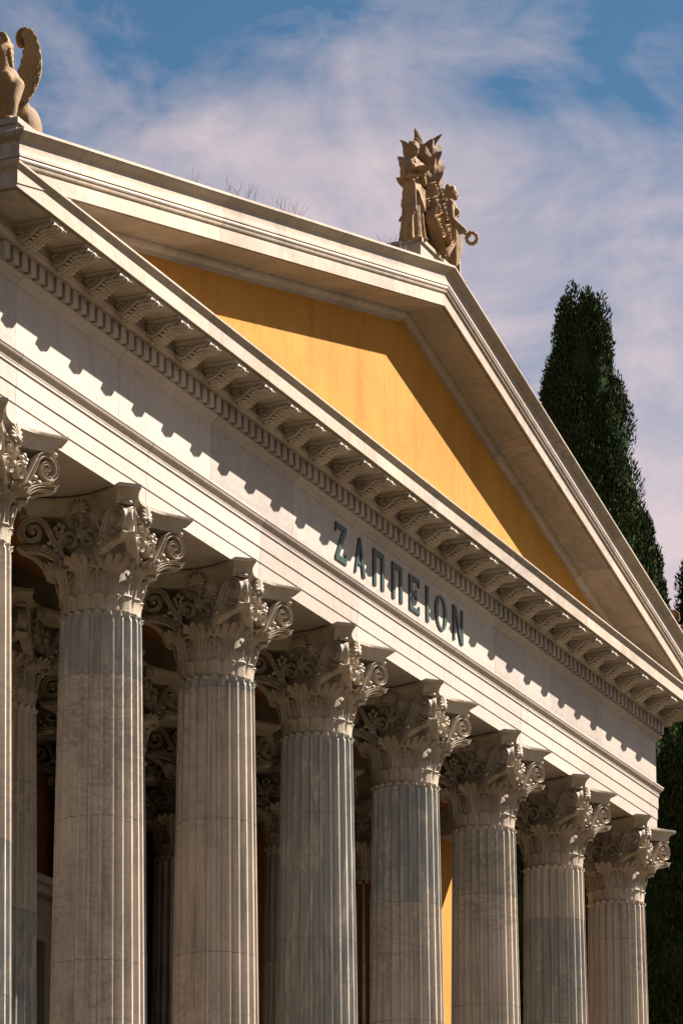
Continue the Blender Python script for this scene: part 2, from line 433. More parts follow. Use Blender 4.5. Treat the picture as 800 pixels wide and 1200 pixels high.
for i in range(30):
    x = 3.5+(i-14.5)*.2475
    loc = W(x, 0, .66)
    if first is None:
        me_o = MB(); me_o.v = [(v[0]+loc[0], v[1]+loc[1], v[2]+loc[2]) for v in mod0.v]; me_o.f = mod0.f
        first = me_o.build('modillion', M['capital'], cornice, 40, origin=loc); continue
    c = first.copy(); COL.objects.link(c); c.location = Vector(loc)-WORLDPOS[cornice]
for sx in (-1, 1):
    for j in range(-1, 5):
        if j < 0: continue
        y = -.10+j*.2475
        c = first.copy(); COL.objects.link(c)
        loc = W(0 if sx < 0 else 7, y, .66); c.location = Vector(loc)-WORLDPOS[cornice]
        c.rotation_euler = (0, 0, -pi/2 if sx < 0 else pi/2)
# --- raking cornices
m_ = .2508
rk = [(.2, 1.606), (.2095, 1.606), (.2095, 1.6205), (.214, 1.6215)] + arc(.214, 1.6225, .232, 1.640, 'ovolo', 4) + [(.236, 1.641), (.236, 1.6535), (.395, 1.6535), (.397, 1.660), (.402, 1.660), (.4035, 1.653), (.4125, 1.653), (.4125, 1.708), (.4145, 1.7095)]
rk += arc(.4150, 1.711, .4225, 1.724, 'ovolo', 4) + [(.4225, 1.7255), (.4265, 1.7275), (.4295, 1.733), (.4280, 1.7395), (.4255, 1.742), (.4315, 1.744), (.4315, 1.7535), (.4270, 1.7555), (.4265, 1.759)]
sima = [(.4265, 1.759), (.4272, 1.78), (.429, 1.795)] + arc(.429, 1.797, .4605, 1.8235, 'cyma', 6) + [(.4635, 1.8245), (.4635, 1.834), (.455, 1.837), (.44, 1.832), (.1, 1.828)]
for sgn in (-1, 1):
    a = MB(); full = rk[:]+sima[1:]
    X = lambda o: -o if sgn < 0 else 7+o
    A = [W(X(o), -o, z-m_*(3.5+o)) for o, z in full]; B = [W(3.5, -o, z) for o, z in full]
    a.grid([A, B])
    # the sima and its fillets return along the flank as the gutter
    ret = [(o, z) for o, z in full if z > 1.70 and o > .40]
    a.grid([[W(X(o), YB, z-m_*(3.5+o)) for o, z in ret], [W(X(o), -o, z-m_*(3.5+o)) for o, z in ret]])
    o = a.build('raking_cornice', M['rake'], bld, 28)
# --- tympanum
T_ = .2076
a = MB(); a.add(wp([(.0, -T_, .735), (7.0, -T_, .735), (7.0, -T_, .75), (3.5, -T_, 1.622), (0, -T_, .75)]), [(0,1,2,3,4)])
a.build('tympanum', M['ochre'], bld, smooth=False)
# --- roof
a = MB()
for sgn in (-1, 1):
    X0 = -.45 if sgn < 0 else 7.45
    z0 = 1.834-m_*3.95
    a.add(wp([(X0, -.40, z0-.012), (3.5, -.40, 1.822), (3.5, YB, 1.822), (X0, YB, z0-.012)]), [(0,1,2,3)])
a.add(wp([(-.45, YB, .55), (7.45, YB, .55), (7.45, YB, .8305), (3.5, YB, 1.820), (-.45, YB, .8305)]), [(0,1,2,3,4)])
a.build('roof', M['roof'], bld, smooth=False)
# --- porch ceiling, walls, pilaster piers, door
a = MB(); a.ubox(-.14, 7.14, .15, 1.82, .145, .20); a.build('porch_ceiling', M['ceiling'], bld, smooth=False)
for x0, x1 in ((6.02, 7.16), (-.16, .98)):
    a = MB(); a.ubox(x0, x1, .97, YB, -3.58, .146); a.build('side_wall', M['ochre'], bld, smooth=False)
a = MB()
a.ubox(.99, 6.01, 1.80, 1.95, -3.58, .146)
a.build('back_wall', M['ochre_shaded'], bld, smooth=False)
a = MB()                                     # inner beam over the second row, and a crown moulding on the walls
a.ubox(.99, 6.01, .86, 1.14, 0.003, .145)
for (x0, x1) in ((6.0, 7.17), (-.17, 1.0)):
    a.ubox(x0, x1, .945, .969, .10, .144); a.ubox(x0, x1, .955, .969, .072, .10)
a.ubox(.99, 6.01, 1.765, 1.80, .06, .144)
a.build('inner_beam', M['shaded'], bld, smooth=False)
# piers of the flank walls with moulded heads
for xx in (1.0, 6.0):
    a = MB(); a.ubox(xx-.15, xx+.15, .85, 1.15, -3.58, -.43); pier = a.build('pier', M['ochre_shaded'], bld, smooth=False)
# door
a = MB()
d0, d1, dy = 3.08, 3.92, 1.795
a.ubox(d0, d0+.14, dy-.05, dy, -3.58, -1.05); a.ubox(d1-.14, d1, dy-.05, dy, -3.58, -1.05); a.ubox(d0, d1, dy-.05, dy, -1.05, -.92)
a.ubox(d0+.01, d0+.05, dy-.062, dy-.05, -3.58, -.95); a.ubox(d1-.05, d1-.01, dy-.062, dy-.05, -3.58, -.95)
a.ubox(d0-.02, d1+.02, dy-.04, dy, -.917, -.84); a.ubox(d0-.07, d1+.07, dy-.10, dy, -.838, -.80); a.ubox(d0-.09, d1+.09, dy-.13, dy, -.798, -.765)
door = a.build('doorway', M['arch'], bld, smooth=False)
a = MB(); a.ubox(d0+.14, 3.497, dy-.01, dy+.001, -3.58, -1.05); a.ubox(3.503, d1-.14, dy-.01, dy+.001, -3.58, -1.05)
for s0 in (3.25, 3.54):
    for zz in (-3.4, -2.6, -1.8): a.ubox(s0, s0+.20, dy-.02, dy-.01, zz, zz+.6)
a.build('door_leaf', M['wood'], door, smooth=False)
# podium with flight of steps
a = MB()
zt = -3.58
nst = 15; rise = (Z0+zt*S)/S/nst
for i in range(nst):
    a.ubox(-.42-.11*i, 7.42+.11*i, -.42-.11*i, YB+.2, zt-rise*(i+1), zt-rise*i-(.0013 if i else 0))
a.build('stepped_podium', M['step'], bld, smooth=False)

# ------------------------------------------------------------------ columns
def u3(p): return (p[0]*S, p[1]*S, p[2]*S)
class UMB(MB):
    def add(s, vs, fs): return MB.add(s, [(v[0]*S, v[1]*S, v[2]*S) for v in vs], fs)
R_top, R_bot = .1535, .190
Zsh_t, Zsh_b = -.4305, -3.42
def shaft():
    mb = UMB(); nf, sub = 24, 12; N = nf*sub
    zs = [Zsh_t, Zsh_t-.004, Zsh_t-.009, Zsh_t-.015, Zsh_t-.022, Zsh_t-.03, Zsh_t-.05, -.7, -1.0, -1.4, -1.9, -2.4, -2.9, -3.2, -3.38, Zsh_b]
    P = []
    for i in range(N):
        ph = 2*pi*i/N; fr = ((i+1) % sub)/sub; fl = min(1, max(0, (fr-1/6)/(5/6))); s = math.sin(pi*fl) if fl > 0 else 0
        col = []
        for k, z in enumerate(zs):
            t = (Zsh_t-z)/(Zsh_t-Zsh_b); R = R_top+(R_bot-R_top)*(t**.9)*(1+.06*math.sin(pi*t))
            dep = .0170*R/R_top
            k2 = min(1, (Zsh_t-z)/.028)
            if k2 < 1:         # flute heads end in small leaf tongues that curl outwards
                f = k2*k2*(3-2*k2)
                r = R - dep*(s**.8)*f + (1-f)*(.0085*s**.7 - .006*(1-s))
                zz = z - (1-k2)*.010*(1-s**.6)
            else: r = R-dep*(s**.8); zz = z
            col.append((r*math.cos(ph), r*math.sin(ph), zz))
        col.insert(0, (.140*math.cos(ph), .140*math.sin(ph), Zsh_t-.004))
        P.append(col)
    mb.grid(P, closed_u=True); return mb
def collar():
    mb = UMB(); nl, sub = 16, 10; N = nl*sub; P = []
    z0, z1 = -.4265, -.3655
    for i in range(N):
        ph = 2*pi*(i/N)+pi/16; fr = (i % sub)/sub; s = math.sin(pi*fr) if (i % sub) else 0
        col = [(.141*math.cos(ph), .141*math.sin(ph), z0)]
        top = z0+(z1-z0)*(.80+.20*s**.6)
        for t in (0, .15, .35, .55, .72, .84, .93, 1):
            r = .1475+.004*t+(.0075*s**.30 - .0050-.0030*math.exp(-((fr-.5)/.07)**2)*(1-t))*min(1, .3+t)+.010*max(0, t-.70)**1.5*4*s**.4
            col.append((r*math.cos(ph), r*math.sin(ph), z0+(top-z0)*t))
        rr = r
        col.append(((rr+.001)*math.cos(ph), (rr+.001)*math.sin(ph), top-.004*s))
        col.append(((rr-.010)*math.cos(ph), (rr-.010)*math.sin(ph), top-.003))
        col.append((.144*math.cos(ph), .144*math.sin(ph), z0+.04))
        P.append(col)
    mb.grid(P, closed_u=True); return mb
def bell():
    mb = UMB(); P = []; N = 48
    pr = [(.141, -.44), (.141, -.40), (.1425, -.37), (.1435, -.30), (.1475, -.22), (.1545, -.14), (.168, -.085), (.176, -.070), (.176, -.060), (.05, -.058)]
    for i in range(N):
        ph = 2*pi*i/N; P.append([(r*math.cos(ph), r*math.sin(ph), z) for r, z in pr])
    mb.grid(P, closed_u=True); return mb
def acanthus(mb, ph0, z0=-.372, H=.150, wid=.375, r0=.1495, flare=.052, tipcurl=1.0):
    nu, nv = 41, 20
    G = []; 
    for side in (0, 1):
        P = []
        for i in range(nu):
            u = -1+2*i/(nu-1); row = []
            lobes = abs(math.cos(u*pi*2.5))
            hh = H*(1-.15*u*u+.13*(lobes**.6-.6)+.05*(abs(math.cos(u*pi*7.5))-.5))
            for j in range(nv):
                v = j/(nv-1)
                w = wid*(.80-.42*math.sin(pi*min(1, v*1.10))*.85+.30*v**2.2)
                w *= 1+.085*math.cos(v*pi*9)*(abs(u)**3)
                a = ph0+u*w
                c = max(0, v-.72)/.28
                r = r0+.010*v+flare*v**3.2+ (.006*c*c)*tipcurl
                r += .0052*math.cos(u*pi*5)*(.35+.65*v)+.0018*math.cos(u*pi*15)*v - .012*u*u*(1-.5*v) + .010*(1-abs(u))**2*(1-v*.7)
                z = z0+H*(min(v, .55)+max(0, v-.55)*(1+(hh/H-1)/.45))-.018*c*c*tipcurl
                if side: r -= .0055; 
                row.append((r*math.cos(a), r*math.sin(a), z))
            P.append(row)
        G.append(P)
    A, B = G
    # closed shell
    base = len(mb.v); nvv = nv
    vs = [p for r in A for p in r]+[p for r in B for p in r]; off = nu*nv; fs = []
    for i in range(nu-1):
        for j in range(nv-1):
            q = (i*nv+j, (i+1)*nv+j, (i+1)*nv+j+1, i*nv+j+1); fs.append(q); fs.append(tuple(off+k for k in q[::-1]))
    for j in range(nv-1):
        fs.append((j+1, j, off+j, off+j+1)); k = (nu-1)*nv; fs.append((k+j, k+j+1, off+k+j+1, off+k+j))
    for i in range(nu-1):
        fs.append((i*nv+nv-1, (i+1)*nv+nv-1, off+(i+1)*nv+nv-1, off+i*nv+nv-1))
    mb.add(vs, fs)
def leaf_ring():
    mb = UMB()
    for k in range(8): acanthus(mb, k*pi/4)
    return mb
def rosette(ph, r=.174, z=-.262):
    mb = UMB(); c = Vector((r*math.cos(ph), r*math.sin(ph), z)); n = Vector((math.cos(ph), math.sin(ph), .12)).normalized()
    t = Vector((-math.sin(ph), math.cos(ph), 0)); b = n.cross(t)
    q = Matrix((t, b, n)).transposed()
    for k in range(8):
        a = 2*pi*k/8; rot = q @ Matrix.Rotation(a, 3, 'Z')
        mb.sphere(c+q @ Vector((.0135*math.cos(a), .0135*math.sin(a), .004)), (.0115, .0062, .006), 8, 6, rot)
    for k in range(6):
        a = 2*pi*(k+.5)/6; mb.sphere(c+q @ Vector((.007*math.cos(a), .007*math.sin(a), .009)), (.005, .004, .004), 6, 5, q @ Matrix.Rotation(a, 3, 'Z'))
    mb.sphere(c+n*.012, .0052, 8, 6)
    # stalk and a pair of small leaves below
    c0 = Vector((.152*math.cos(ph), .152*math.sin(ph), -.36))
    mb.tube([c0, c0.lerp(c, .5)+n*.004, c-b*(-.0)+n*.001], .0035, 6)
    for s in (-1, 1):
        for kk, (zz, L) in enumerate(((.035, .022), (.060, .019))):
            p = c0+Vector((0, 0, zz)); pts = [p, p+t*(s*L*.5)+Vector((0, 0, .012))+n*.005, p+t*(s*L)+Vector((0, 0, .010))+n*.008]
            mb.ribbon(pts, n, [.004, .012, .003], .003)
    return mb
def spiral2(c, R, a0, turns, sgn, n=40, inner=.10):
    r = []
    for i in range(n+1):
        t = i/n; rr = R*(1-t)**.85*(1-inner)+R*inner*(1-.5*t); a = a0+sgn*turns*2*pi*t
        r.append((c[0]+rr*math.cos(a), c[1]+rr*math.sin(a)))
    return r
def bez(p0, p1, p2, p3, n=14):
    o = []
    for i in range(n):
        t = i/n; s = 1-t
        o.append(tuple(s**3*p0[k]+3*s*s*t*p1[k]+3*s*t*t*p2[k]+t**3*p3[k] for k in range(len(p0))))
    return o
def corner_volute(face, side):
    """large scroll from face centre out to one horn. Built for the face looking along +n."""
    mb = UMB()
    a = face*pi/2; n0 = Vector((math.cos(a), math.sin(a), 0)); t0 = Vector((-math.sin(a), math.cos(a), 0))*side
    P0 = n0*.158+t0*.03; P1 = n0*.236+t0*.252
    td = (P1-P0).normalized(); nn = (n0-td*n0.dot(td)).normalized()
    L = lambda s, z: P0+td*s+Vector((0, 0, z))
    c = (.158, -.124); R = .0560
    a0 = math.radians(165)
    sp = spiral2(c, R, a0, 1.6, -1, 54, .08)
    st = bez((.030, -.262), (.050, -.215), (.078, -.165), sp[0], 14)
    path = st+sp; n = len(path); ns = len(st)
    ws = [.026-.006*i/ns if i < ns else .0195*(1-.50*(i-ns)/(n-ns)) for i in range(n)]
    ds = [.012+.006*min(1, i/ns) if i < ns else .017*(1-.25*(i-ns)/(n-ns)) for i in range(n)]
    mb.ribbon([L(s, z) for s, z in path], nn, ws, ds)
    mb.sphere(L(*c), (.010, .010, .010), 10, 8)
    # carrying leaf beneath the scroll
    under = bez((.028, -.275), (.060, -.222), (.095, -.192), (.158, -.1905), 12)+[(.163, -.1915), (.180, -.190), (.196, -.183), (.203, -.176)]
    m = len(under); under = [under[0]]+[tuple(.5*(under[q][e]+under[q+1][e]) if h else under[q+1][e] for e in (0, 1)) for q in range(m-1) for h in (1, 0)]; m = len(under); wl = [.024+.012*math.sin(pi*min(1, i/(m-1)*1.1)) for i in range(m)]; wl = [x*(1+.22*abs(math.sin(q*.9))) for q, x in enumerate(wl)]; wl[-1] = .006; wl[-2] = .012; wl[-3] = .018
    sec = [(-.5, -1), (-.5, 0), (-.38, .75), (-.25, .3), (-.12, .95), (0, .5), (.12, .95), (.25, .3), (.38, .75), (.5, 0), (.5, -1)]
    mb.ribbon([L(s, z)+nn*.004 for s, z in under], nn, [w*.9 for w in wl], .020, sec)
    for k, (s, z) in enumerate([(.066, -.200), (.092, -.172), (.112, -.186)]):
        mb.sphere(L(s, z)+nn*.012, (.012, .012, .009), 8, 6)
    # small curl above the scroll, under the horn
    mb.sphere(L(.192, -.062), (.016, .016, .009), 8, 6)
    return mb
def inner_scrolls(face):
    mb = UMB(); a = face*pi/2; n0 = Vector((math.cos(a), math.sin(a), 0)); t0 = Vector((-math.sin(a), math.cos(a), 0))
    L = lambda s, z, d=0: n0*(.176+d)+t0*s+Vector((0, 0, z))
    for sd in (-1, 1):
        c = (.040, -.170); R = .036
        sp = spiral2(c, R, math.radians(20), 1.5, 1, 40, .08)
        st = bez((.066, -.268), (.092, -.235), (.082, -.20), sp[0], 10)
        path = st+sp; n = len(path); ns = len(st)
        ws = [.017-.004*i/ns if i < ns else .0130*(1-.5*(i-ns)/(n-ns)) for i in range(n)]
        mb.ribbon([L(s*sd, z) for s, z in path], n0, ws, .013)
        mb.sphere(L(c[0]*sd, c[1], .002), .0065, 8, 6)
        # upper tendrils carrying the palmette
        sp = spiral2((.026, -.108), .0165, math.radians(200), 1.3, -1, 22, .1)
        st = bez((.004, -.150), (.006, -.135), (.004, -.118), sp[0], 6)
        mb.ribbon([L(s*sd, z) for s, z in st+sp], n0, [.010*(1-.5*i/30) for i in range(len(st)+len(sp))], .011)
        sp = spiral2((.030, -.077), .012, math.radians(220), 1.0, -1, 16, .1)
        mb.ribbon([L(s*sd, z) for s, z in [(.008, -.098), (.012, -.088)]+sp], n0, .007, .010)
        # trefoil flowers at the sides
        for (ds_, dz) in [(0, .016), (-.016, .004), (.016, .004), (-.010, -.012), (.010, -.012)]:
            mb.sphere(L((.088+ds_)*sd, -.112+dz, -.004), (.010, .010, .010), 8, 6)
        mb.tube([L(.086*sd, -.118, -.006), L(.078*sd, -.15, -.008), L(.074*sd, -.19, -.008)], .0045, 6)
        for k in range(3):
            z = -.140-.022*k; mb.sphere(L((.083-.003*k)*sd+.010*sd, z, -.004), (.009, .009, .011), 8, 6)
    mb.sphere(L(0, -.152, .004), (.010, .010, .012), 8, 6)
    return mb
def palmette(face):
    mb = UMB(); a = face*pi/2; n0 = Vector((math.cos(a), math.sin(a), 0)); t0 = Vector((-math.sin(a), math.cos(a), 0))
    c = n0*.187+Vector((0, 0, -.058))
    for k in range(9):
        al = math.radians(-100+25*k); L = .046*(1-.25*(abs(k-4)/4)**1.5)
        d = t0*math.sin(al)+Vector((0, 0, 1))*math.cos(al)
        q = Matrix((d.cross(n0).normalized(), n0, d)).transposed()
        mb.sphere(c+d*L*.58+n0*.004, (.0068, .0075, L*.5), 8, 8, q)
    mb.sphere(c+n0*.004, (.011, .011, .009), 8, 6)
    return mb
def abacus():
    mb = UMB(); a0, b0 = .2778, .2164; mid = .186
    def ring(sc_out, z):
        """plan with four concave sides and cut horns; sc_out = inset"""
        pts = []; a = a0-sc_out; b = b0-sc_out*.8; mm = mid-sc_out*.75
        for f in range(4):
            an = -pi/2+f*pi/2; n0 = (math.cos(an), math.sin(an)); t0 = (-math.sin(an), math.cos(an))
            N = 14
            for i in range(N+1):
                s = -1+2*i/N; out = mm+(a-mm)*(s*s)**.92
                pts.append((n0[0]*out+t0[0]*b*s, n0[1]*out+t0[1]*b*s, z))
        return pts
    levels = [(.080, -.0665), (.040, -.0665), (.036, -.0660), (.036, -.0560), (.034, -.0545), (.033, -.047), (.028, -.034), (.018, -.024), (.008, -.0185), (.006, -.018), (.002, -.0165), (.0, -.0150), (0, -.0012), (.002, -.0006), (.05, -.0006)]
    R = [ring(i, z) for i, z in levels]
    P = np.array(R).transpose(1, 0, 2); mb.grid(P, closed_u=True)
    n = len(R[0]); 
    mb.add(R[0], [tuple(range(n))]); mb.add(R[-1], [tuple(range(n))])
    return mb
def base():
    mb = UMB(); N = 48
    pr = [(.188, -3.415), (.197, -3.42), (.197, -3.43)]
    for k in range(9): t = k/8*pi; pr.append((.203+.018*math.sin(t), -3.452+.018*math.cos(t)))
    pr += [(.205, -3.474)]+[(.205+.006-.012*math.sin(k/6*pi), -3.478-.026*k/6) for k in range(7)]+[(.213, -3.507)]
    for k in range(9): t = k/8*pi; pr.append((.215+.025*math.sin(t), -3.532+.023*math.cos(t)))
    P = [[(r*math.cos(2*pi*i/N), r*math.sin(2*pi*i/N), z) for r, z in pr] for i in range(N)]
    mb.grid(P, closed_u=True)
    MB.add(mb, [(x*.245*S, y*.245*S, z*S) for z in (-3.58, -3.555) for x, y in ((-1,-1),(1,-1),(1,1),(-1,1))], [(0,3,2,1),(4,5,6,7),(0,1,5,4),(1,2,6,5),(2,3,7,6),(3,0,4,7)])
    return mb
def place(mb, loc, name, mat, parent, angle):
    q = MB(); q.v = [(v[0]+loc[0], v[1]+loc[1], v[2]+loc[2]) for v in mb.v]; q.f = mb.f
    return q.build(name, mat, parent, angle, origin=loc)
loc = W(0, 0, 0)
col0 = place(shaft(), loc, 'column', M['shaft'], bld, 32)
place(base(), loc, 'column_base', M['shaft'], col0, 35)
place(collar(), loc, 'leaf_collar', M['capital'], col0, 50)
place(bell(), loc, 'capital_bell', M['capital'], col0, 50)
place(leaf_ring(), loc, 'acanthus_leaves', M['capital'], col0, 50)
for k in range(8): place(rosette(pi/8+k*pi/4), loc, 'rosette', M['capital'], col0, 50)
for f in range(4):
    for sd in (-1, 1): place(corner_volute(f, sd), loc, 'volute', M['capital'], col0, 42)
    place(inner_scrolls(f), loc, 'scrollwork', M['capital'], col0, 42)
    place(palmette(f), loc, 'palmette', M['capital'], col0, 50)
place(abacus(), loc, 'abacus', M['capital'], col0, 38)
kids = {col0: children(col0)}
for k in kids[col0]: kids[k] = []
def put_column(x, y):
    c = copy_tree(col0, bld, kids); c.location = Vector(W(x, y, 0))-WORLDPOS[bld]; return c
for i in range(1, 8): put_column(i, 0)
for i in range(2, 6): put_column(i, 1.0)
for x in (2, 3, 4, 5): put_column(x, 1.62)
# pier heads reuse the capital
for xx in (1.0, 6.0): put_column(xx, 1.0)

# ------------------------------------------------------------------ sculpture helpers
def remesh(mb, name, mat, parent, voxel, smooth_it=4, origin=None):
    o = mb.build(name, mat, parent, smooth=False, origin=origin)
    md = o.modifiers.new('r', 'REMESH'); md.mode = 'VOXEL'; md.voxel_size = voxel
    if smooth_it:
        ms = o.modifiers.new('s', 'SMOOTH'); ms.iterations = smooth_it; ms.factor = .5
    dg = bpy.context.evaluated_depsgraph_get(); ev = o.evaluated_get(dg)
    me = bpy.data.meshes.new_from_object(ev); o.modifiers.clear(); o.data = me
    me.materials.clear(); me.materials.append(mat)
    me.polygons.foreach_set('use_smooth', [True]*len(me.polygons)); me.update()
    return o
bpy.context.view_layer.update()

# --- central acroterion: two draped women flanking a tall palmette
AC = Vector(W(3.455, -.335, 1.795)); PT = .085*S          # plinth top above AC
acro = empty('roof_sculpture', AC)
tag(acro, 'weathered stone group of two draped women beside a tall palmette on the gable peak', 'statue')
def A(x, y, z): return (AC.x+x, AC.y+y, AC.z+z)
a = MB(); 
a.box(AC.x-.62, AC.x+.62, AC.y-.19, AC.y+.35, AC.z-.35, AC.z+PT-.05); a.box(AC.x-.65, AC.x+.65, AC.y-.22, AC.y+.38, AC.z+PT-.05, AC.z+PT)
a.box(AC.x+.62, AC.x+1.02, AC.y-.17, AC.y+.33, AC.z-.45, AC.z+PT-.10)
a.build('plinth', M['cornice'], acro, smooth=False)
def woman(sx, yaw, x, y, z, arm):
    """standing draped figure ~1.42 m, facing -y before yaw"""
    mb = MB(); H = 1.42
    rnd = random.Random(int(5+sx))
    # skirt and torso as one ridged solid
    lev = [(0, .175, .150), (.06, .170, .145), (.25, .150, .130), (.45, .138, .120), (.60, .140, .118), (.72, .146, .118), (.80, .130, .105), (.90, .112, .092), (.98, .120, .098), (1.06, .140, .105), (1.13, .148, .098), (1.18, .128, .082), (1.215, .06, .055)]
    N = 56; P = []
    for i in range(N):
        ph = 2*pi*i/N; row = []
        for (h, rx, ry) in lev:
            f = max(0, 1-h/.86)
            fold = (.026*math.cos(9*ph+1.3+.8*h)+.016*math.cos(14*ph+h*2))*f + .006*math.cos(11*ph+5*h)*(1-f)
            kn = .03*f*math.exp(-((ph-4.3)/.5)**2)*math.exp(-((h-.5)/.25)**2)
            row.append((( rx+fold+kn)*math.cos(ph), (ry+fold+kn)*math.sin(ph), h*H/1.42))
        row[0:0] = [(0.001*math.cos(ph), 0.001*math.sin(ph), 0)]; row.append((0.001*math.cos(ph), .001*math.sin(ph), 1.215))
        P.append(row)
    mb.grid(P, closed_u=True)
    # overfold of the mantle crossing the hips and falling from one arm
    for k in range(6):
        t = k/5; mb.capsule((-.13+.02*k, -.10-.012*k, .86-.035*k), (.12, -.105, .74-.055*k), .017, .022, 8)
    for k in range(5): mb.capsule((-.150+.016*k, -.06-.02*k, .80), (-.155+.02*k, -.07-.02*k, .22+.05*k), .024, .018, 8)
    # neck, head with face, hair knot
    mb.capsule((0, 0, 1.17), (0, -.012, 1.27), .052, .046)
    hc = Vector((0, -.022, 1.335)); mb.sphere(hc, (.072, .084, .100), 16, 12)
    mb.sphere(hc+Vector((0, -.034, -.038)), (.050, .052, .060), 12, 10)
    mb.capsule(hc+Vector((0, -.080, .012)), hc+Vector((0, -.098, -.026)), .010, .015, 8)
    for s in (-1, 1):
        mb.sphere(hc+Vector((s*.028, -.078, .010)), (.013, .009, .008), 8, 6)
        mb.capsule(hc+Vector((s*.012, -.082, .028)), hc+Vector((s*.046, -.068, .026)), .008, .007, 6)
        mb.sphere(hc+Vector((s*.073, .004, -.01)), (.012, .018, .026), 8, 6)
    mb.capsule(hc+Vector((-.016, -.084, -.052)), hc+Vector((.016, -.084, -.052)), .008, .008, 6)
    mb.sphere(hc+Vector((0, -.070, -.080)), (.024, .020, .018), 8, 6)
    mb.sphere(hc+Vector((0, .022, .018)), (.083, .085, .098), 14, 10)
    for k in range(9):
        an = pi*(.06+.88*k/8); mb.sphere(hc+Vector((.080*math.cos(an), -.040+.02*abs(math.cos(an)), .040+.055*math.sin(an))), (.022, .022, .020), 8, 6)
    mb.sphere(hc+Vector((0, .045, .105)), (.040, .040, .038), 10, 8)
    # arms
    for s in (-1, 1):
        sh = Vector((s*.142, 0, 1.135))
        if arm == 'holding':
            el = Vector((s*.185, -.02, .90)); wr = Vector((s*.03, -.175, .93+.02*s))
        else:
            if s == arm_side(sx): el = Vector((s*.25, -.08, .97)); wr = Vector((s*.33, -.22, .90))
            else: el = Vector((s*.175, -.02, .89)); wr = Vector((s*.10, -.16, .80))
        mb.capsule(sh, el, .050, .040); mb.capsule(el, wr, .040, .027)
        mb.sphere(sh, (.062, .06, .062), 10, 8)
        # hand: palm, four bent fingers, thumb
        d = (wr-el).normalized(); hp = wr+d*.035; side = d.cross(Vector((0, 0, 1))).normalized(); upv = side.cross(d)
        mb.capsule(wr, hp, .026, .026, 8)
        for q in range(4):
            p0 = hp+upv*(.024-.016*q)+d*.01; p1 = p0+d*(.034-.004*abs(q-1)); p2 = p1+d*.014-side*s*(-.020)
            mb.capsule(p0, p1, .0085, .008, 6); mb.capsule(p1, p2, .008, .007, 6)
        mb.capsule(hp+upv*.022, hp+upv*.045+d*.02, .009, .008, 6)
    for s in (-1, 1): mb.sphere((s*.060, -.098, 1.05), (.050, .040, .048), 10, 8); mb.sphere((s*.06, -.16, .02), (.04, .075, .03), 8, 6)
    R = Matrix.Rotation(yaw, 3, 'Z')
    out = MB(); out.f = mb.f
    out.v = [tuple(R @ Vector(v)+Vector(A(x, y, z))) for v in mb.v]
    return out, R
def arm_side(sx): return 1
mbw, R1 = woman(-1, math.radians(-28), -.50, -.03, PT-.01, 'holding')
w1 = remesh(mbw, 'figure', M['statue'], acro, .0125, 2)
w1['label'] = 'draped woman holding a shallow bowl'
mbw, R2 = woman(1, math.radians(24), .84, -.04, PT-.10, 'reach')
w2 = remesh(mbw, 'figure', M['statue'], acro, .0125, 2)
w2['label'] = 'draped woman holding out a wreath'
# bowl in the hands of one, wreath in the hand of the other
a = MB(); hb = Vector(A(-.50, -.03, PT-.01))+R1 @ Vector((0, -.21, .955))
P = []
for i in range(20):
    ph = 2*pi*i/20; P.append([Vector((r*math.cos(ph), r*math.sin(ph), z))+hb for r, z in [(.001, 0), (.05, .002), (.10, .035), (.107, .045), (.098, .044), (.05, .014), (.001, .012)]])
a.grid(P, closed_u=True); a.build('bowl', M['statue'], w1, 40)
a = MB(); hw_ = Vector(A(.84, -.04, PT-.10))+R2 @ Vector((.355, -.275, .87))
ax = R2 @ Vector((.45, -.75, -.45)); ax.normalize(); b2 = Vector((-.2, -.3, .9)); nrm = ax.cross(b2).normalized(); b2 = nrm.cross(ax)
ctr = hw_+ax*.055
P = []
N = 30
for i in range(N):
    th = 2*pi*i/N; d = ax*math.cos(th)+b2*math.sin(th); row = []
    rr = .026*(1+.22*math.cos(10*th))
    for k in range(11):
        w = 2*pi*(k % 10)/10; row.append(ctr+d*(.076+rr*math.cos(w))+nrm*rr*math.sin(w))
    P.append(row)
a.grid(P, closed_u=True); a.build('wreath', M['statue'], w2, 60)
# the tall palmette: stem, scrolls, hanging leaf blades
def pt(u, z, d=0): return Vector(A(u+.06, .07-d, PT+z))
a = MB(); nrm = Vector((0, -1, 0))
leafsec = [(-.5, -.3), (-.42, .3), (-.2, .75), (0, 1.0), (.2, .75), (.42, .3), (.5, -.3), (0, -1)]
def blade(path, wmax, dep, dd=0):
    pth = np.array(path); tq = np.linspace(0, len(path)-1, 26); path = list(zip(np.interp(tq, range(len(path)), pth[:, 0]), np.interp(tq, range(len(path)), pth[:, 1])))
    n = len(path); ws = [max(.010, wmax*(math.sin(pi*min(.995, (i/(n-1))**1.25*.90+.10))**.8)) for i in range(n)]
    a.ribbon([pt(u, z, dd) for u, z in path], nrm, ws, dep, leafsec)
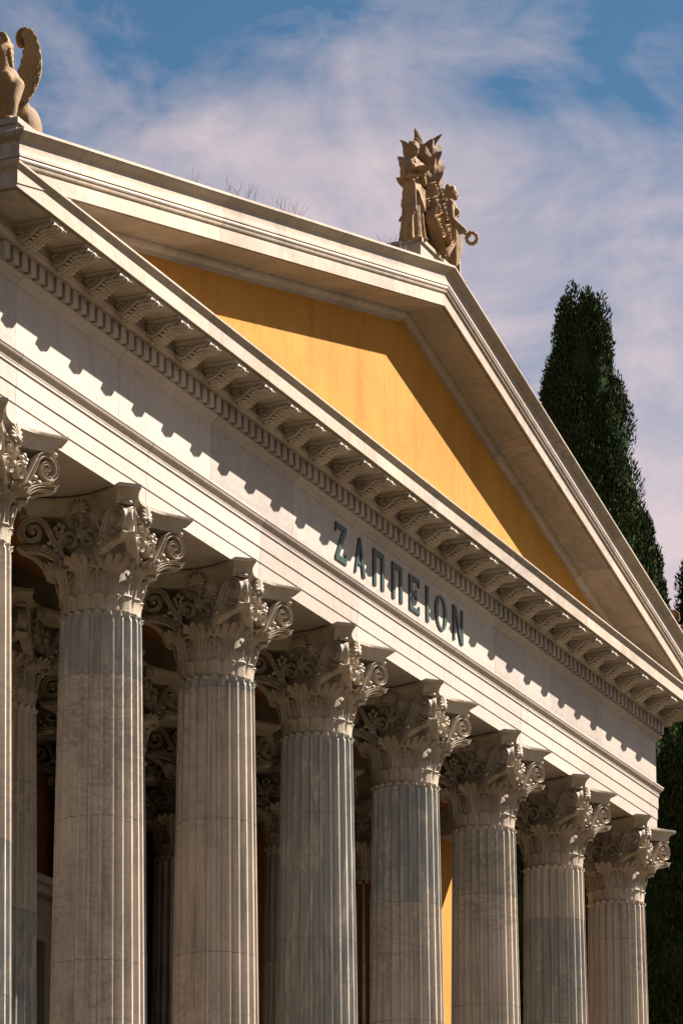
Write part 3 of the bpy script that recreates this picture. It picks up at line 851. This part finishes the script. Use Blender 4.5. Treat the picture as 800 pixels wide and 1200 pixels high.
# radial fronds, level over level, curling out at the tips
sec2 = [(-.5, -1), (-.5, 1), (-.2, .55), (-.45, 0), (-.2, -.55), (.1, -.5), (.5, 0), (.1, .5)]
sec2 = [(-.5, -1), (.15, -.5), (.5, 0), (.15, .5), (-.5, 1), (-.25, .5), (-.1, 0), (-.25, -.5)]
def frond(az, path, wmax, thick):
    e = Vector((math.cos(az), math.sin(az), 0)); tau = Vector((-math.sin(az), math.cos(az), 0)); c0 = pt(0, 0)
    pth = np.array(path); tq = np.linspace(0, len(path)-1, 22); rr = np.interp(tq, range(len(path)), pth[:, 0]); zz = np.interp(tq, range(len(path)), pth[:, 1])
    hw = [max(.004, wmax*.5*math.sin(pi*min(.998, (q/21)**1.15*.86+.14))**.6) for q in range(22)]
    a.ribbon([c0+e*x+Vector((0, 0, z)) for x, z in zip(rr, zz)], tau, [max(.008, thick*min(1, h/(wmax*.25))) for h in hw], hw, sec2)
for k in range(2, 6):
    zt_ = .78+.150*k; reach = .36-.010*k-.03*(k == 5)
    for m in range(7):
        az = .35+m*2*pi/7+(.22 if k % 2 else -.22)
        p = bez((.06, zt_-.30), (.13, zt_-.10), (.24, zt_-.01), (reach-.04, zt_+.06), 10)+[(reach, zt_+.105)]
        frond(az, p, .29, .075)
for m in range(4):
    az = pi/4+m*pi/2
    frond(az, bez((.06, .70), (.13, 1.0), (.16, 1.3), (.10, 1.58), 10)+[(.06, 1.66)], .22, .07)
for m in range(4):
    az = m*pi/2+.1
    frond(az, bez((.05, 1.2), (.08, 1.4), (.12, 1.58), (.24, 1.72), 10)+[(.30, 1.76)], .16, .06)
for sd in (-1, 1):
    # stacked scrolls on each side
    def scroll(c, R, a0, turns, sgn, st, w, d, dd):
        sp = spiral2(c, R, math.radians(a0), turns, sgn, 40, .08)
        path = [(u*sd, z) for u, z in bez(st, (st[0]+.02, st[1]+.1), (sp[0][0]+.0, sp[0][1]-.08), sp[0], 10)+sp]; n = len(path)
        a.ribbon([pt(u, z, dd) for u, z in path], nrm, [w*(1-.5*i/n) for i in range(n)], d)
        a.sphere(pt(c[0]*sd, c[1], dd+.02), (.035, .05, .035), 10, 8)
    scroll((.17, .33), .155, 10, 1.8, 1, (.06, .02), .085, .070, .30)
    scroll((.13, .66), .120, 15, 1.7, 1, (.30, .36), .070, .065, .26)
    scroll((.30, .62), .085, 170, 1.5, -1, (.12, .40), .055, .06, .20)
    scroll((.10, .92), .085, 20, 1.5, 1, (.20, .70), .055, .06, .22)
    for (u, z, L) in [(.30, .05, .20), (.20, .10, .16), (.33, .45, .16), (.24, .80, .14), (.07, .50, .14), (.40, .25, .18)]:
        for j in (-1, 0, 1):
            p = [(u*sd, z), ((u+.04+.05*j)*sd, z+L*.5), ((u+.10*j+.05)*sd, z+L)]
            a.ribbon([pt(p_[0], p_[1], .10+.02*j) for p_ in p], nrm, [.03, .06, .015], .035, leafsec)
a.tube([pt(0, 0), pt(0, .3), pt(0, .7), pt(0, 1.0), pt(0, 1.35), pt(0, 1.62)], [.20, .17, .15, .13, .11, .05], 14)
for k in range(3):
    for m in range(8):
        az = m*pi/4+(pi/8 if k % 2 else 0); z1 = .30+.24*k
        frond(az, bez((.15, z1-.28), (.17, z1-.10), (.20, z1+.02), (.27, z1+.06), 8)+[(.33-.02*k, z1+.01)], .26, .07)
for m in range(10):
    az = m*2*pi/10
    frond(az, [(.11, .78), (.135, 1.0), (.14, 1.2), (.12, 1.4), (.07, 1.56)], .09, .05)
for k in range(3): a.sphere(pt(0, .25+.30*k, .10), (.06, .05, .09), 10, 8)
a.box(*[v for pr in zip(pt(-.26, 0)[:1]+pt(0,0)[:0], pt(.26, 0)[:1]) for v in pr], AC.y-.02, AC.y+.14, AC.z+PT, AC.z+PT+.12)
a.build('palmette', M['statue'], acro, 45)

# --- sphinxes on the corners
def sphinx(cx, mirror):
    """seated winged sphinx; local x- is forward before mirroring"""
    O = Vector(W(cx, -.30, .902))
    sg = -1 if mirror else 1
    K = .87; ca, sa = math.cos(math.radians(10))*K, math.sin(math.radians(10))*K
    root = empty('sphinx_statue', O)
    def wrap(mb, turn=True):
        q = MB(); q.f = mb.f; q.v = [(O.x+sg*(v[0]*ca-v[1]*sa), O.y+v[0]*sa+v[1]*ca, O.z+v[2]*K) for v in mb.v] if turn else [(O.x+sg*v[0], O.y+v[1], O.z+v[2]) for v in mb.v]; return q
    mb = MB(); 
    mb.capsule((.26, 0, .27), (-.20, 0, .55), .225, .205, 16)
    mb.sphere((-.27, 0, .58), (.19, .21, .24), 14, 10)
    for s in (-1, 1):
        mb.sphere((.22, s*.17, .25), (.25, .12, .25), 14, 10)                                   # haunch
        mb.capsule((.34, s*.23, .12), (.02, s*.23, .065), .085, .062); mb.sphere((-.04, s*.23, .05), (.10, .065, .05), 10, 8)
        mb.capsule((-.27, s*.15, .56), (-.37, s*.145, .30), .105, .075); mb.capsule((-.37, s*.145, .30), (-.39, s*.14, .07), .073, .055)
        mb.sphere((-.44, s*.14, .05), (.11, .065, .05), 10, 8)
        for t in range(3): mb.sphere((-.53, s*.14+(t-1)*.035, .045), (.035, .018, .03), 8, 6); mb.sphere((-.13, s*.23+(t-1)*.033, .04), (.03, .017, .028), 8, 6)
        mb.sphere((-.43, s*.085, .60), (.075, .08, .085), 10, 8)
    mb.capsule((-.30, 0, .70), (-.36, 0, .93), .115, .085)
    hc = Vector((-.40, 0, 1.02)); mb.sphere(hc, (.115, .095, .135), 16, 12); mb.sphere(hc+Vector((-.05, 0, -.05)), (.075, .068, .080), 12, 10)
    mb.capsule(hc+Vector((-.108, 0, .012)), hc+Vector((-.132, 0, -.036)), .013, .019, 8)
    for s in (-1, 1):
        mb.sphere(hc+Vector((-.100, s*.038, .012)), (.012, .017, .011), 8, 6); mb.capsule(hc+Vector((-.108, s*.016, .036)), hc+Vector((-.09, s*.06, .034)), .010, .009, 6)
        mb.sphere(hc+Vector((0, s*.095, -.01)), (.024, .014, .034), 8, 6)
    mb.capsule(hc+Vector((-.112, -.02, -.070)), hc+Vector((-.112, .02, -.070)), .010, .010, 6); mb.sphere(hc+Vector((-.095, 0, -.108)), (.026, .03, .024), 8, 6)
    mb.tube([(.46, .02, .10), (.56, .06, .14), (.58, .12, .24), (.52, .15, .33)], [.04, .035, .03, .03], 8)
    body = remesh(wrap(mb), 'body', M['statue'], root, .0155, 3)
    # hair
    mb = MB(); mb.sphere(hc+Vector((.030, 0, .030)), (.118, .112, .135), 14, 10)
    for k in range(13):
        an = pi*(k/12); mb.sphere(hc+Vector((-.065, .095*math.cos(an), .045+.085*math.sin(an))), (.030, .024, .024), 8, 6)
    for s in (-1, 1):
        for k in range(7): mb.sphere(hc+Vector((.04+.012*k, s*(.09+.004*k), -.03-.048*k)), (.040, .034, .036), 8, 6)
    for r_ in range(3):
        for k in range(7): mb.sphere(hc+Vector((.125-.008*abs(k-3)+.015*r_, (k-3)*.034, .02-.075*r_)), (.034, .024, .045), 8, 6)
    remesh(wrap(mb), 'hair', M['statue'], body, .013, 1)
    # wings: feathered, rising and curling forward at the tip
    for s in (-1, 1):
        mb = MB(); h = Vector((.50, s*.86, 0)).normalized(); n = Vector((s*.86*1.0, -.50*s*s*1.0, 0)) if s > 0 else Vector((-.86, -.50, 0))
        n = h.cross(Vector((0, 0, 1))); 
        if n.y*s < 0 and False: n = -n
        base_ = Vector((-.21, s*.10, 0))
        ctl = [(.06, .30), (.12, .46), (.20, .62), (.27, .78), (.305, .93), (.305, 1.07), (.272, 1.19), (.215, 1.262), (.145, 1.282), (.085, 1.250), (.060, 1.185), (.075, 1.125), (.115, 1.105), (.135, 1.14)]
        wid = [.13, .26, .35, .365, .315, .255, .215, .190, .175, .155, .130, .100, .07, .03]
        n_ = len(ctl); tt = np.linspace(0, n_-1, 60)
        cx_ = np.interp(tt, range(n_), [c[0] for c in ctl]); cz_ = np.interp(tt, range(n_), [c[1] for c in ctl]); ww = np.interp(tt, range(n_), wid)
        k5 = np.array([1, 2, 3, 2, 1])/9.
        sm = lambda q: np.convolve(np.pad(q, 2, mode='edge'), k5, 'valid')
        cx_, cz_, ww = sm(sm(cx_)), sm(sm(cz_)), sm(ww)
        sec = []
        nf = 8
        for k in range(nf*4+1):
            p_ = -.5+k/(nf*4); sec.append((p_, .62+.38*abs(math.sin(pi*k/4))-.25*(2*p_)**2))
        for k in range(nf*4, -1, -1):
            p_ = -.5+k/(nf*4); sec.append((p_, -.62-.38*abs(math.sin(pi*k/4))+.25*(2*p_)**2))
        pts = [base_+h*u+Vector((0, 0, z)) for u, z in zip(cx_*.66+.02, cz_)]
        ww = ww*.74
        mb.ribbon(pts, n, list(ww), .040, sec)
        # overlapping covert feathers on the inner half of the wing
        rnd = random.Random(3)
        for sidei in (-1, 1):
            for i in range(4, 36, 2):
                t = (pts[i+1]-pts[i-1]).normalized(); aa = n.cross(t).normalized()
                for j in range(6):
                    p_ = (-.40+.16*j+(.08 if (i//2) % 2 else 0))*ww[i]
                    q = Matrix((aa, n, t)).transposed()
                    mb.sphere(pts[i]+aa*p_+n*sidei*.038, (.019, .005, .048), 8, 6, q)
        wrap(mb).build('wing', M['statue'], root, 50)
    # plinth
    mb = MB(); mb.box(-.47, .70, -.33, .36, -.45, -.06); mb.box(-.50, .73, -.36, .39, -.06, 0)
    wrap(mb, False).build('plinth', M['cornice'], root, smooth=False)
    return root
tag(sphinx(-.262, False), 'seated stone sphinx with curled wing on the corner nearest the camera', 'statue', 'sphinxes on the roof corners')
tag(sphinx(7.30, True), 'seated stone sphinx at the far right corner of the roof, mostly hidden', 'statue', 'sphinxes on the roof corners')

# ------------------------------------------------------------------ bird spikes
def spikes(label, pts_fn, n, h, r, spread, seed, name='bird_spikes', cat='bird spikes', up=Vector((0, 0, 1)), side=Vector((1, 0, 0))):
    rnd = random.Random(seed); a = MB()
    base = [Vector(pts_fn(i/(n-1))) for i in range(n)]
    a.tube([base[0]]+[base[n//2]]+[base[-1]], r*1.2, 5)
    for i, b in enumerate(base):
        d = (up+side*rnd.uniform(-spread, spread)+Vector((0, -1, 0))*rnd.uniform(-spread, spread*.8)).normalized()
        a.tube([b, b+d*h*rnd.uniform(.75, 1.1)], [r, r*.7], 3)
    return tag(a.build(name, M['wire'], None, smooth=False, recalc=False, origin=tuple(base[0])), label, cat, 'wire bird spikes on the ledges')
def on_rake(x0, x1, o=.44): return lambda t: W(x0+(x1-x0)*t, -o, 1.833-m_*abs(3.5-(x0+(x1-x0)*t)))
spikes('small tuft of wire bird spikes, leftmost on the sloping gable edge', on_rake(.86, .95), 7, .20, .0022, .7, 1)
spikes('wire bird spikes, second tuft up the left gable slope', on_rake(1.14, 1.42), 20, .21, .0022, .7, 2)
spikes('wire bird spikes, third tuft up the left gable slope', on_rake(1.60, 1.86), 19, .21, .0022, .7, 3)
spikes('wire bird spikes on the gable edge just left of the peak sculpture', on_rake(2.72, 3.05), 24, .19, .0022, .7, 4)
spikes('wire bird spikes on the right gable slope below the peak', on_rake(4.20, 4.85), 26, .17, .002, .6, 5)
spikes('fine wire spikes along the ledge under the yellow gable wall', lambda t: W(.75+5.45*t, -.30-.01*math.sin(t*900), .748), 420, .20, .0019, .25, 6)
spikes('fine wire spikes along the ledge below the green lettering', lambda t: W(-.15+7.3*t, -.200, .250), 520, .10, .0010, .06, 7)

# ------------------------------------------------------------------ cypress trees
def cypress(name, loc, H, prof, seed, nspr, lump=1.0):
    """prof: [(height fraction, radius m)]"""
    rng = np.random.default_rng(seed)
    root = empty(name, loc)
    hs = np.array([p[0] for p in prof])*H; rs = np.array([p[1] for p in prof])
    # lump field: clumps of upright shoots
    nc = int(nspr/400)
    cz = hs[0]+(H*.985-hs[0])*rng.uniform(0, 1, nc)**.8; ca = rng.uniform(0, 2*pi, nc); cs = rng.uniform(.6, 1.0, nc)
    R_ = np.interp(cz, hs, rs)
    cR = np.minimum(.46, .16+.26*R_)*cs
    crad = np.maximum(R_-cR*.75, 0)*(1.05-.30*rng.uniform(0, 1, nc)**1.6)
    k = rng.integers(0, nc, nspr)
    off = rng.normal(0, 1, (nspr, 3)); off /= np.linalg.norm(off, axis=1)[:, None]
    depth = (rng.uniform(.35, 1, nspr)**.5)[:, None]
    C_ = np.stack([np.cos(ca[k])*crad[k], np.sin(ca[k])*crad[k], cz[k]], 1)+off*depth*cR[k][:, None]*np.array([.85, .85, 2.3])
    n = nspr
    d = off*np.array([.55, .55, .2])+np.array([0, 0, 1.0])+rng.normal(0, .28, (n, 3)); d /= np.linalg.norm(d, axis=1)[:, None]
    s = np.cross(d, off+rng.normal(0, .45, (n, 3))); s /= np.linalg.norm(s, axis=1)[:, None]
    L = rng.uniform(.055, .12, n)[:, None]; w = rng.uniform(.011, .021, n)[:, None]
    v = np.stack([C_-d*L*.5, C_+s*w, C_+d*L*.6, C_-s*w], 1).reshape(-1, 3)
    me = bpy.data.meshes.new('crown')
    # inner mass of older foliage
    nu, nz = 28, 60; zz = np.linspace(hs[0], H*.97, nz); core = []
    for j in range(nz):
        for i in range(nu):
            a_ = 2*pi*i/nu; r_ = np.interp(zz[j], hs, rs)*.74*(1+.10*math.sin(3*a_+zz[j]*1.9)+.08*math.sin(5*a_-zz[j]*3.1))
            core.append((r_*math.cos(a_), r_*math.sin(a_), zz[j]))
    cf = []
    for j in range(nz-1):
        for i in range(nu): i2 = (i+1) % nu; cf.append((j*nu+i, j*nu+i2, (j+1)*nu+i2, (j+1)*nu+i))
    nv0 = len(v); allv = np.concatenate([v, np.array(core)])
    q = np.arange(nv0).reshape(-1, 4); fc = np.array(cf)+nv0; faces = np.concatenate([q, fc])
    me.vertices.add(len(allv)); me.vertices.foreach_set('co', allv.astype(np.float32).ravel())
    me.loops.add(faces.size); me.loops.foreach_set('vertex_index', faces.astype(np.int32).ravel())
    me.polygons.add(len(faces)); me.polygons.foreach_set('loop_start', np.arange(0, faces.size, 4, dtype=np.int32))
    me.update(calc_edges=True); me.validate(); me.materials.append(M['leaf'])
    o = bpy.data.objects.new('crown', me); COL.objects.link(o); o.parent = root
    t = MB(); t.tube([(loc[0], loc[1], 0), (loc[0]+.05, loc[1], H*.3), (loc[0], loc[1]+.05, H*.7), (loc[0], loc[1], H*.93)], [.38, .30, .15, .03], 10)
    for k_ in range(14):
        a_ = k_*2.4; z_ = hs[0]+.3+k_*H*.05; r_ = np.interp(z_+1.2, hs, rs)*.6
        t.tube([(loc[0], loc[1], z_), (loc[0]+r_*.7*math.cos(a_), loc[1]+r_*.7*math.sin(a_), z_+.6), (loc[0]+r_*math.cos(a_), loc[1]+r_*math.sin(a_), z_+1.6)], [.06, .04, .015], 6)
    t.build('trunk', M['trunk'], root, 60)
    return root
G_ = 'dark cypress trees behind the building'
PA = [(.05, .9), (.12, 1.5), (.30, 1.95), (.50, 2.0), (.70, 1.70), (.807, 1.36), (.858, 1.14), (.907, .90), (.944, .68), (.985, .54), (1.0, .34)]
tag(cypress('cypress_tree', (30.0, 3.52, 0), 26.35, PA, 11, 360000), 'tallest dark cypress, rising clear behind the right gable slope', 'tree', G_)
tag(cypress('cypress_tree', (31.5, 2.92, 0), 22.2, [(.05, .8), (.2, 1.1), (.5, 1.1), (.75, .85), (.9, .62), (.97, .38), (1, .12)], 12, 170000), 'narrow cypress close against the right side of the tallest one', 'tree', G_)
tag(cypress('cypress_tree', (33.0, 1.88, 0), 22.6, [(.05, .9), (.2, 1.4), (.5, 1.4), (.75, 1.12), (.9, .80), (.97, .5), (1, .15)], 13, 170000), 'cypress at the right edge of the picture beside the roof corner', 'tree', G_)
tag(cypress('cypress_tree', (29.5, 1.35, 0), 16.9, [(p, r*1.0) for p, r in PA], 14, 240000), 'lower cypress directly behind the last column at the right', 'tree', G_)

# ------------------------------------------------------------------ world, sun, camera
SKYOFF = (1.7, .4, 2.1)
world = bpy.data.worlds.new('World'); scene.world = world; world.use_nodes = True
nt = world.node_tree; nt.nodes.clear(); g = NT(nt)
out = g.n('ShaderNodeOutputWorld'); bg = g.n('ShaderNodeBackground')
sun_dir = Vector((1.0, -1.0, 1.33)).normalized()
sky = g.n('ShaderNodeTexSky', sky_type='NISHITA'); sky.sun_disc = False
sky.sun_elevation = math.asin(sun_dir.z); sky.sun_rotation = math.atan2(sun_dir.x, sun_dir.y)
sky.air_density = 1.0; sky.dust_density = .6; sky.ozone_density = 2.0
tc = g.n('ShaderNodeTexCoord'); mpo = g.n('ShaderNodeMapping'); mpo.inputs['Location'].default_value = SKYOFF; D0 = tc.outputs['Generated']; g.l(D0, mpo.inputs[0]); D = mpo.outputs[0]
c1 = g.noise(D, 5.0, 6, .58, .5, (1, 1, 2.0)); c2 = g.noise(D, 16.0, 8, .62, .6, (1, 1, 1.6))
cl = g.math('ADD', g.math('MULTIPLY', c1, .62), g.math('MULTIPLY', c2, .38))
sp = g.n('ShaderNodeSeparateXYZ'); g.l(D0, sp.inputs[0])
lowz = g.math('MULTIPLY', g.math('SUBTRACT', .385, sp.outputs['Z']), 1.7)
cl = g.math('ADD', cl, g.math('MINIMUM', lowz, .125))
mask = g.ramp(cl, [(.365, 0), (.63, 1)])
mask = g.math('MULTIPLY', mask, .85)
skyc = g.mix(1.0, sky.outputs[0], (.29, .42, .455), 'MULTIPLY')
col = g.mix(mask, skyc, (4.45, 3.58, 3.55))
g.l(col, bg.inputs['Color']); bg.inputs['Strength'].default_value = .05
g.l(bg.outputs[0], out.inputs[0])

sl = bpy.data.lights.new('sun', 'SUN'); sl.energy = 5.0; sl.angle = math.radians(.5); sl.color = (1.0, .872, .765)
so = bpy.data.objects.new('sun', sl); COL.objects.link(so); so.rotation_euler = (-sun_dir).to_track_quat('-Z', 'Y').to_euler(); so.location = (20, -30, 60)

cam = bpy.data.cameras.new('camera'); co = bpy.data.objects.new('camera', cam); COL.objects.link(co); scene.camera = co
yaw, pitch, roll, f = .4096, .1621, -.0031, 3814.86
cy, sy, cp, sp_ = math.cos(yaw), math.sin(yaw), math.cos(pitch), math.sin(pitch)
fw = Vector((cy*cp, sy*cp, sp_)); rt = Vector((sy, -cy, 0)); up = rt.cross(fw)
r2 = rt*math.cos(roll)+up*math.sin(roll); u2 = -rt*math.sin(roll)+up*math.cos(roll)
mw = Matrix((r2, u2, -fw)).transposed().to_4x4(); mw.translation = Vector(W(-9.4987, -5.5375, -3.8799))
co.matrix_world = mw
cam.sensor_fit = 'VERTICAL'; cam.sensor_height = 36.0; cam.sensor_width = 24.0; cam.lens = f/1200*36
cam.shift_y = (1192.27-600)/1200; cam.shift_x = 0
cam.clip_start = .1; cam.clip_end = 5000
vs = scene.view_settings; vs.view_transform = 'Standard'; vs.look = 'None'; vs.exposure = 1.93; vs.gamma = 1; vs.use_curve_mapping = False
scene.cycles.max_bounces = 6
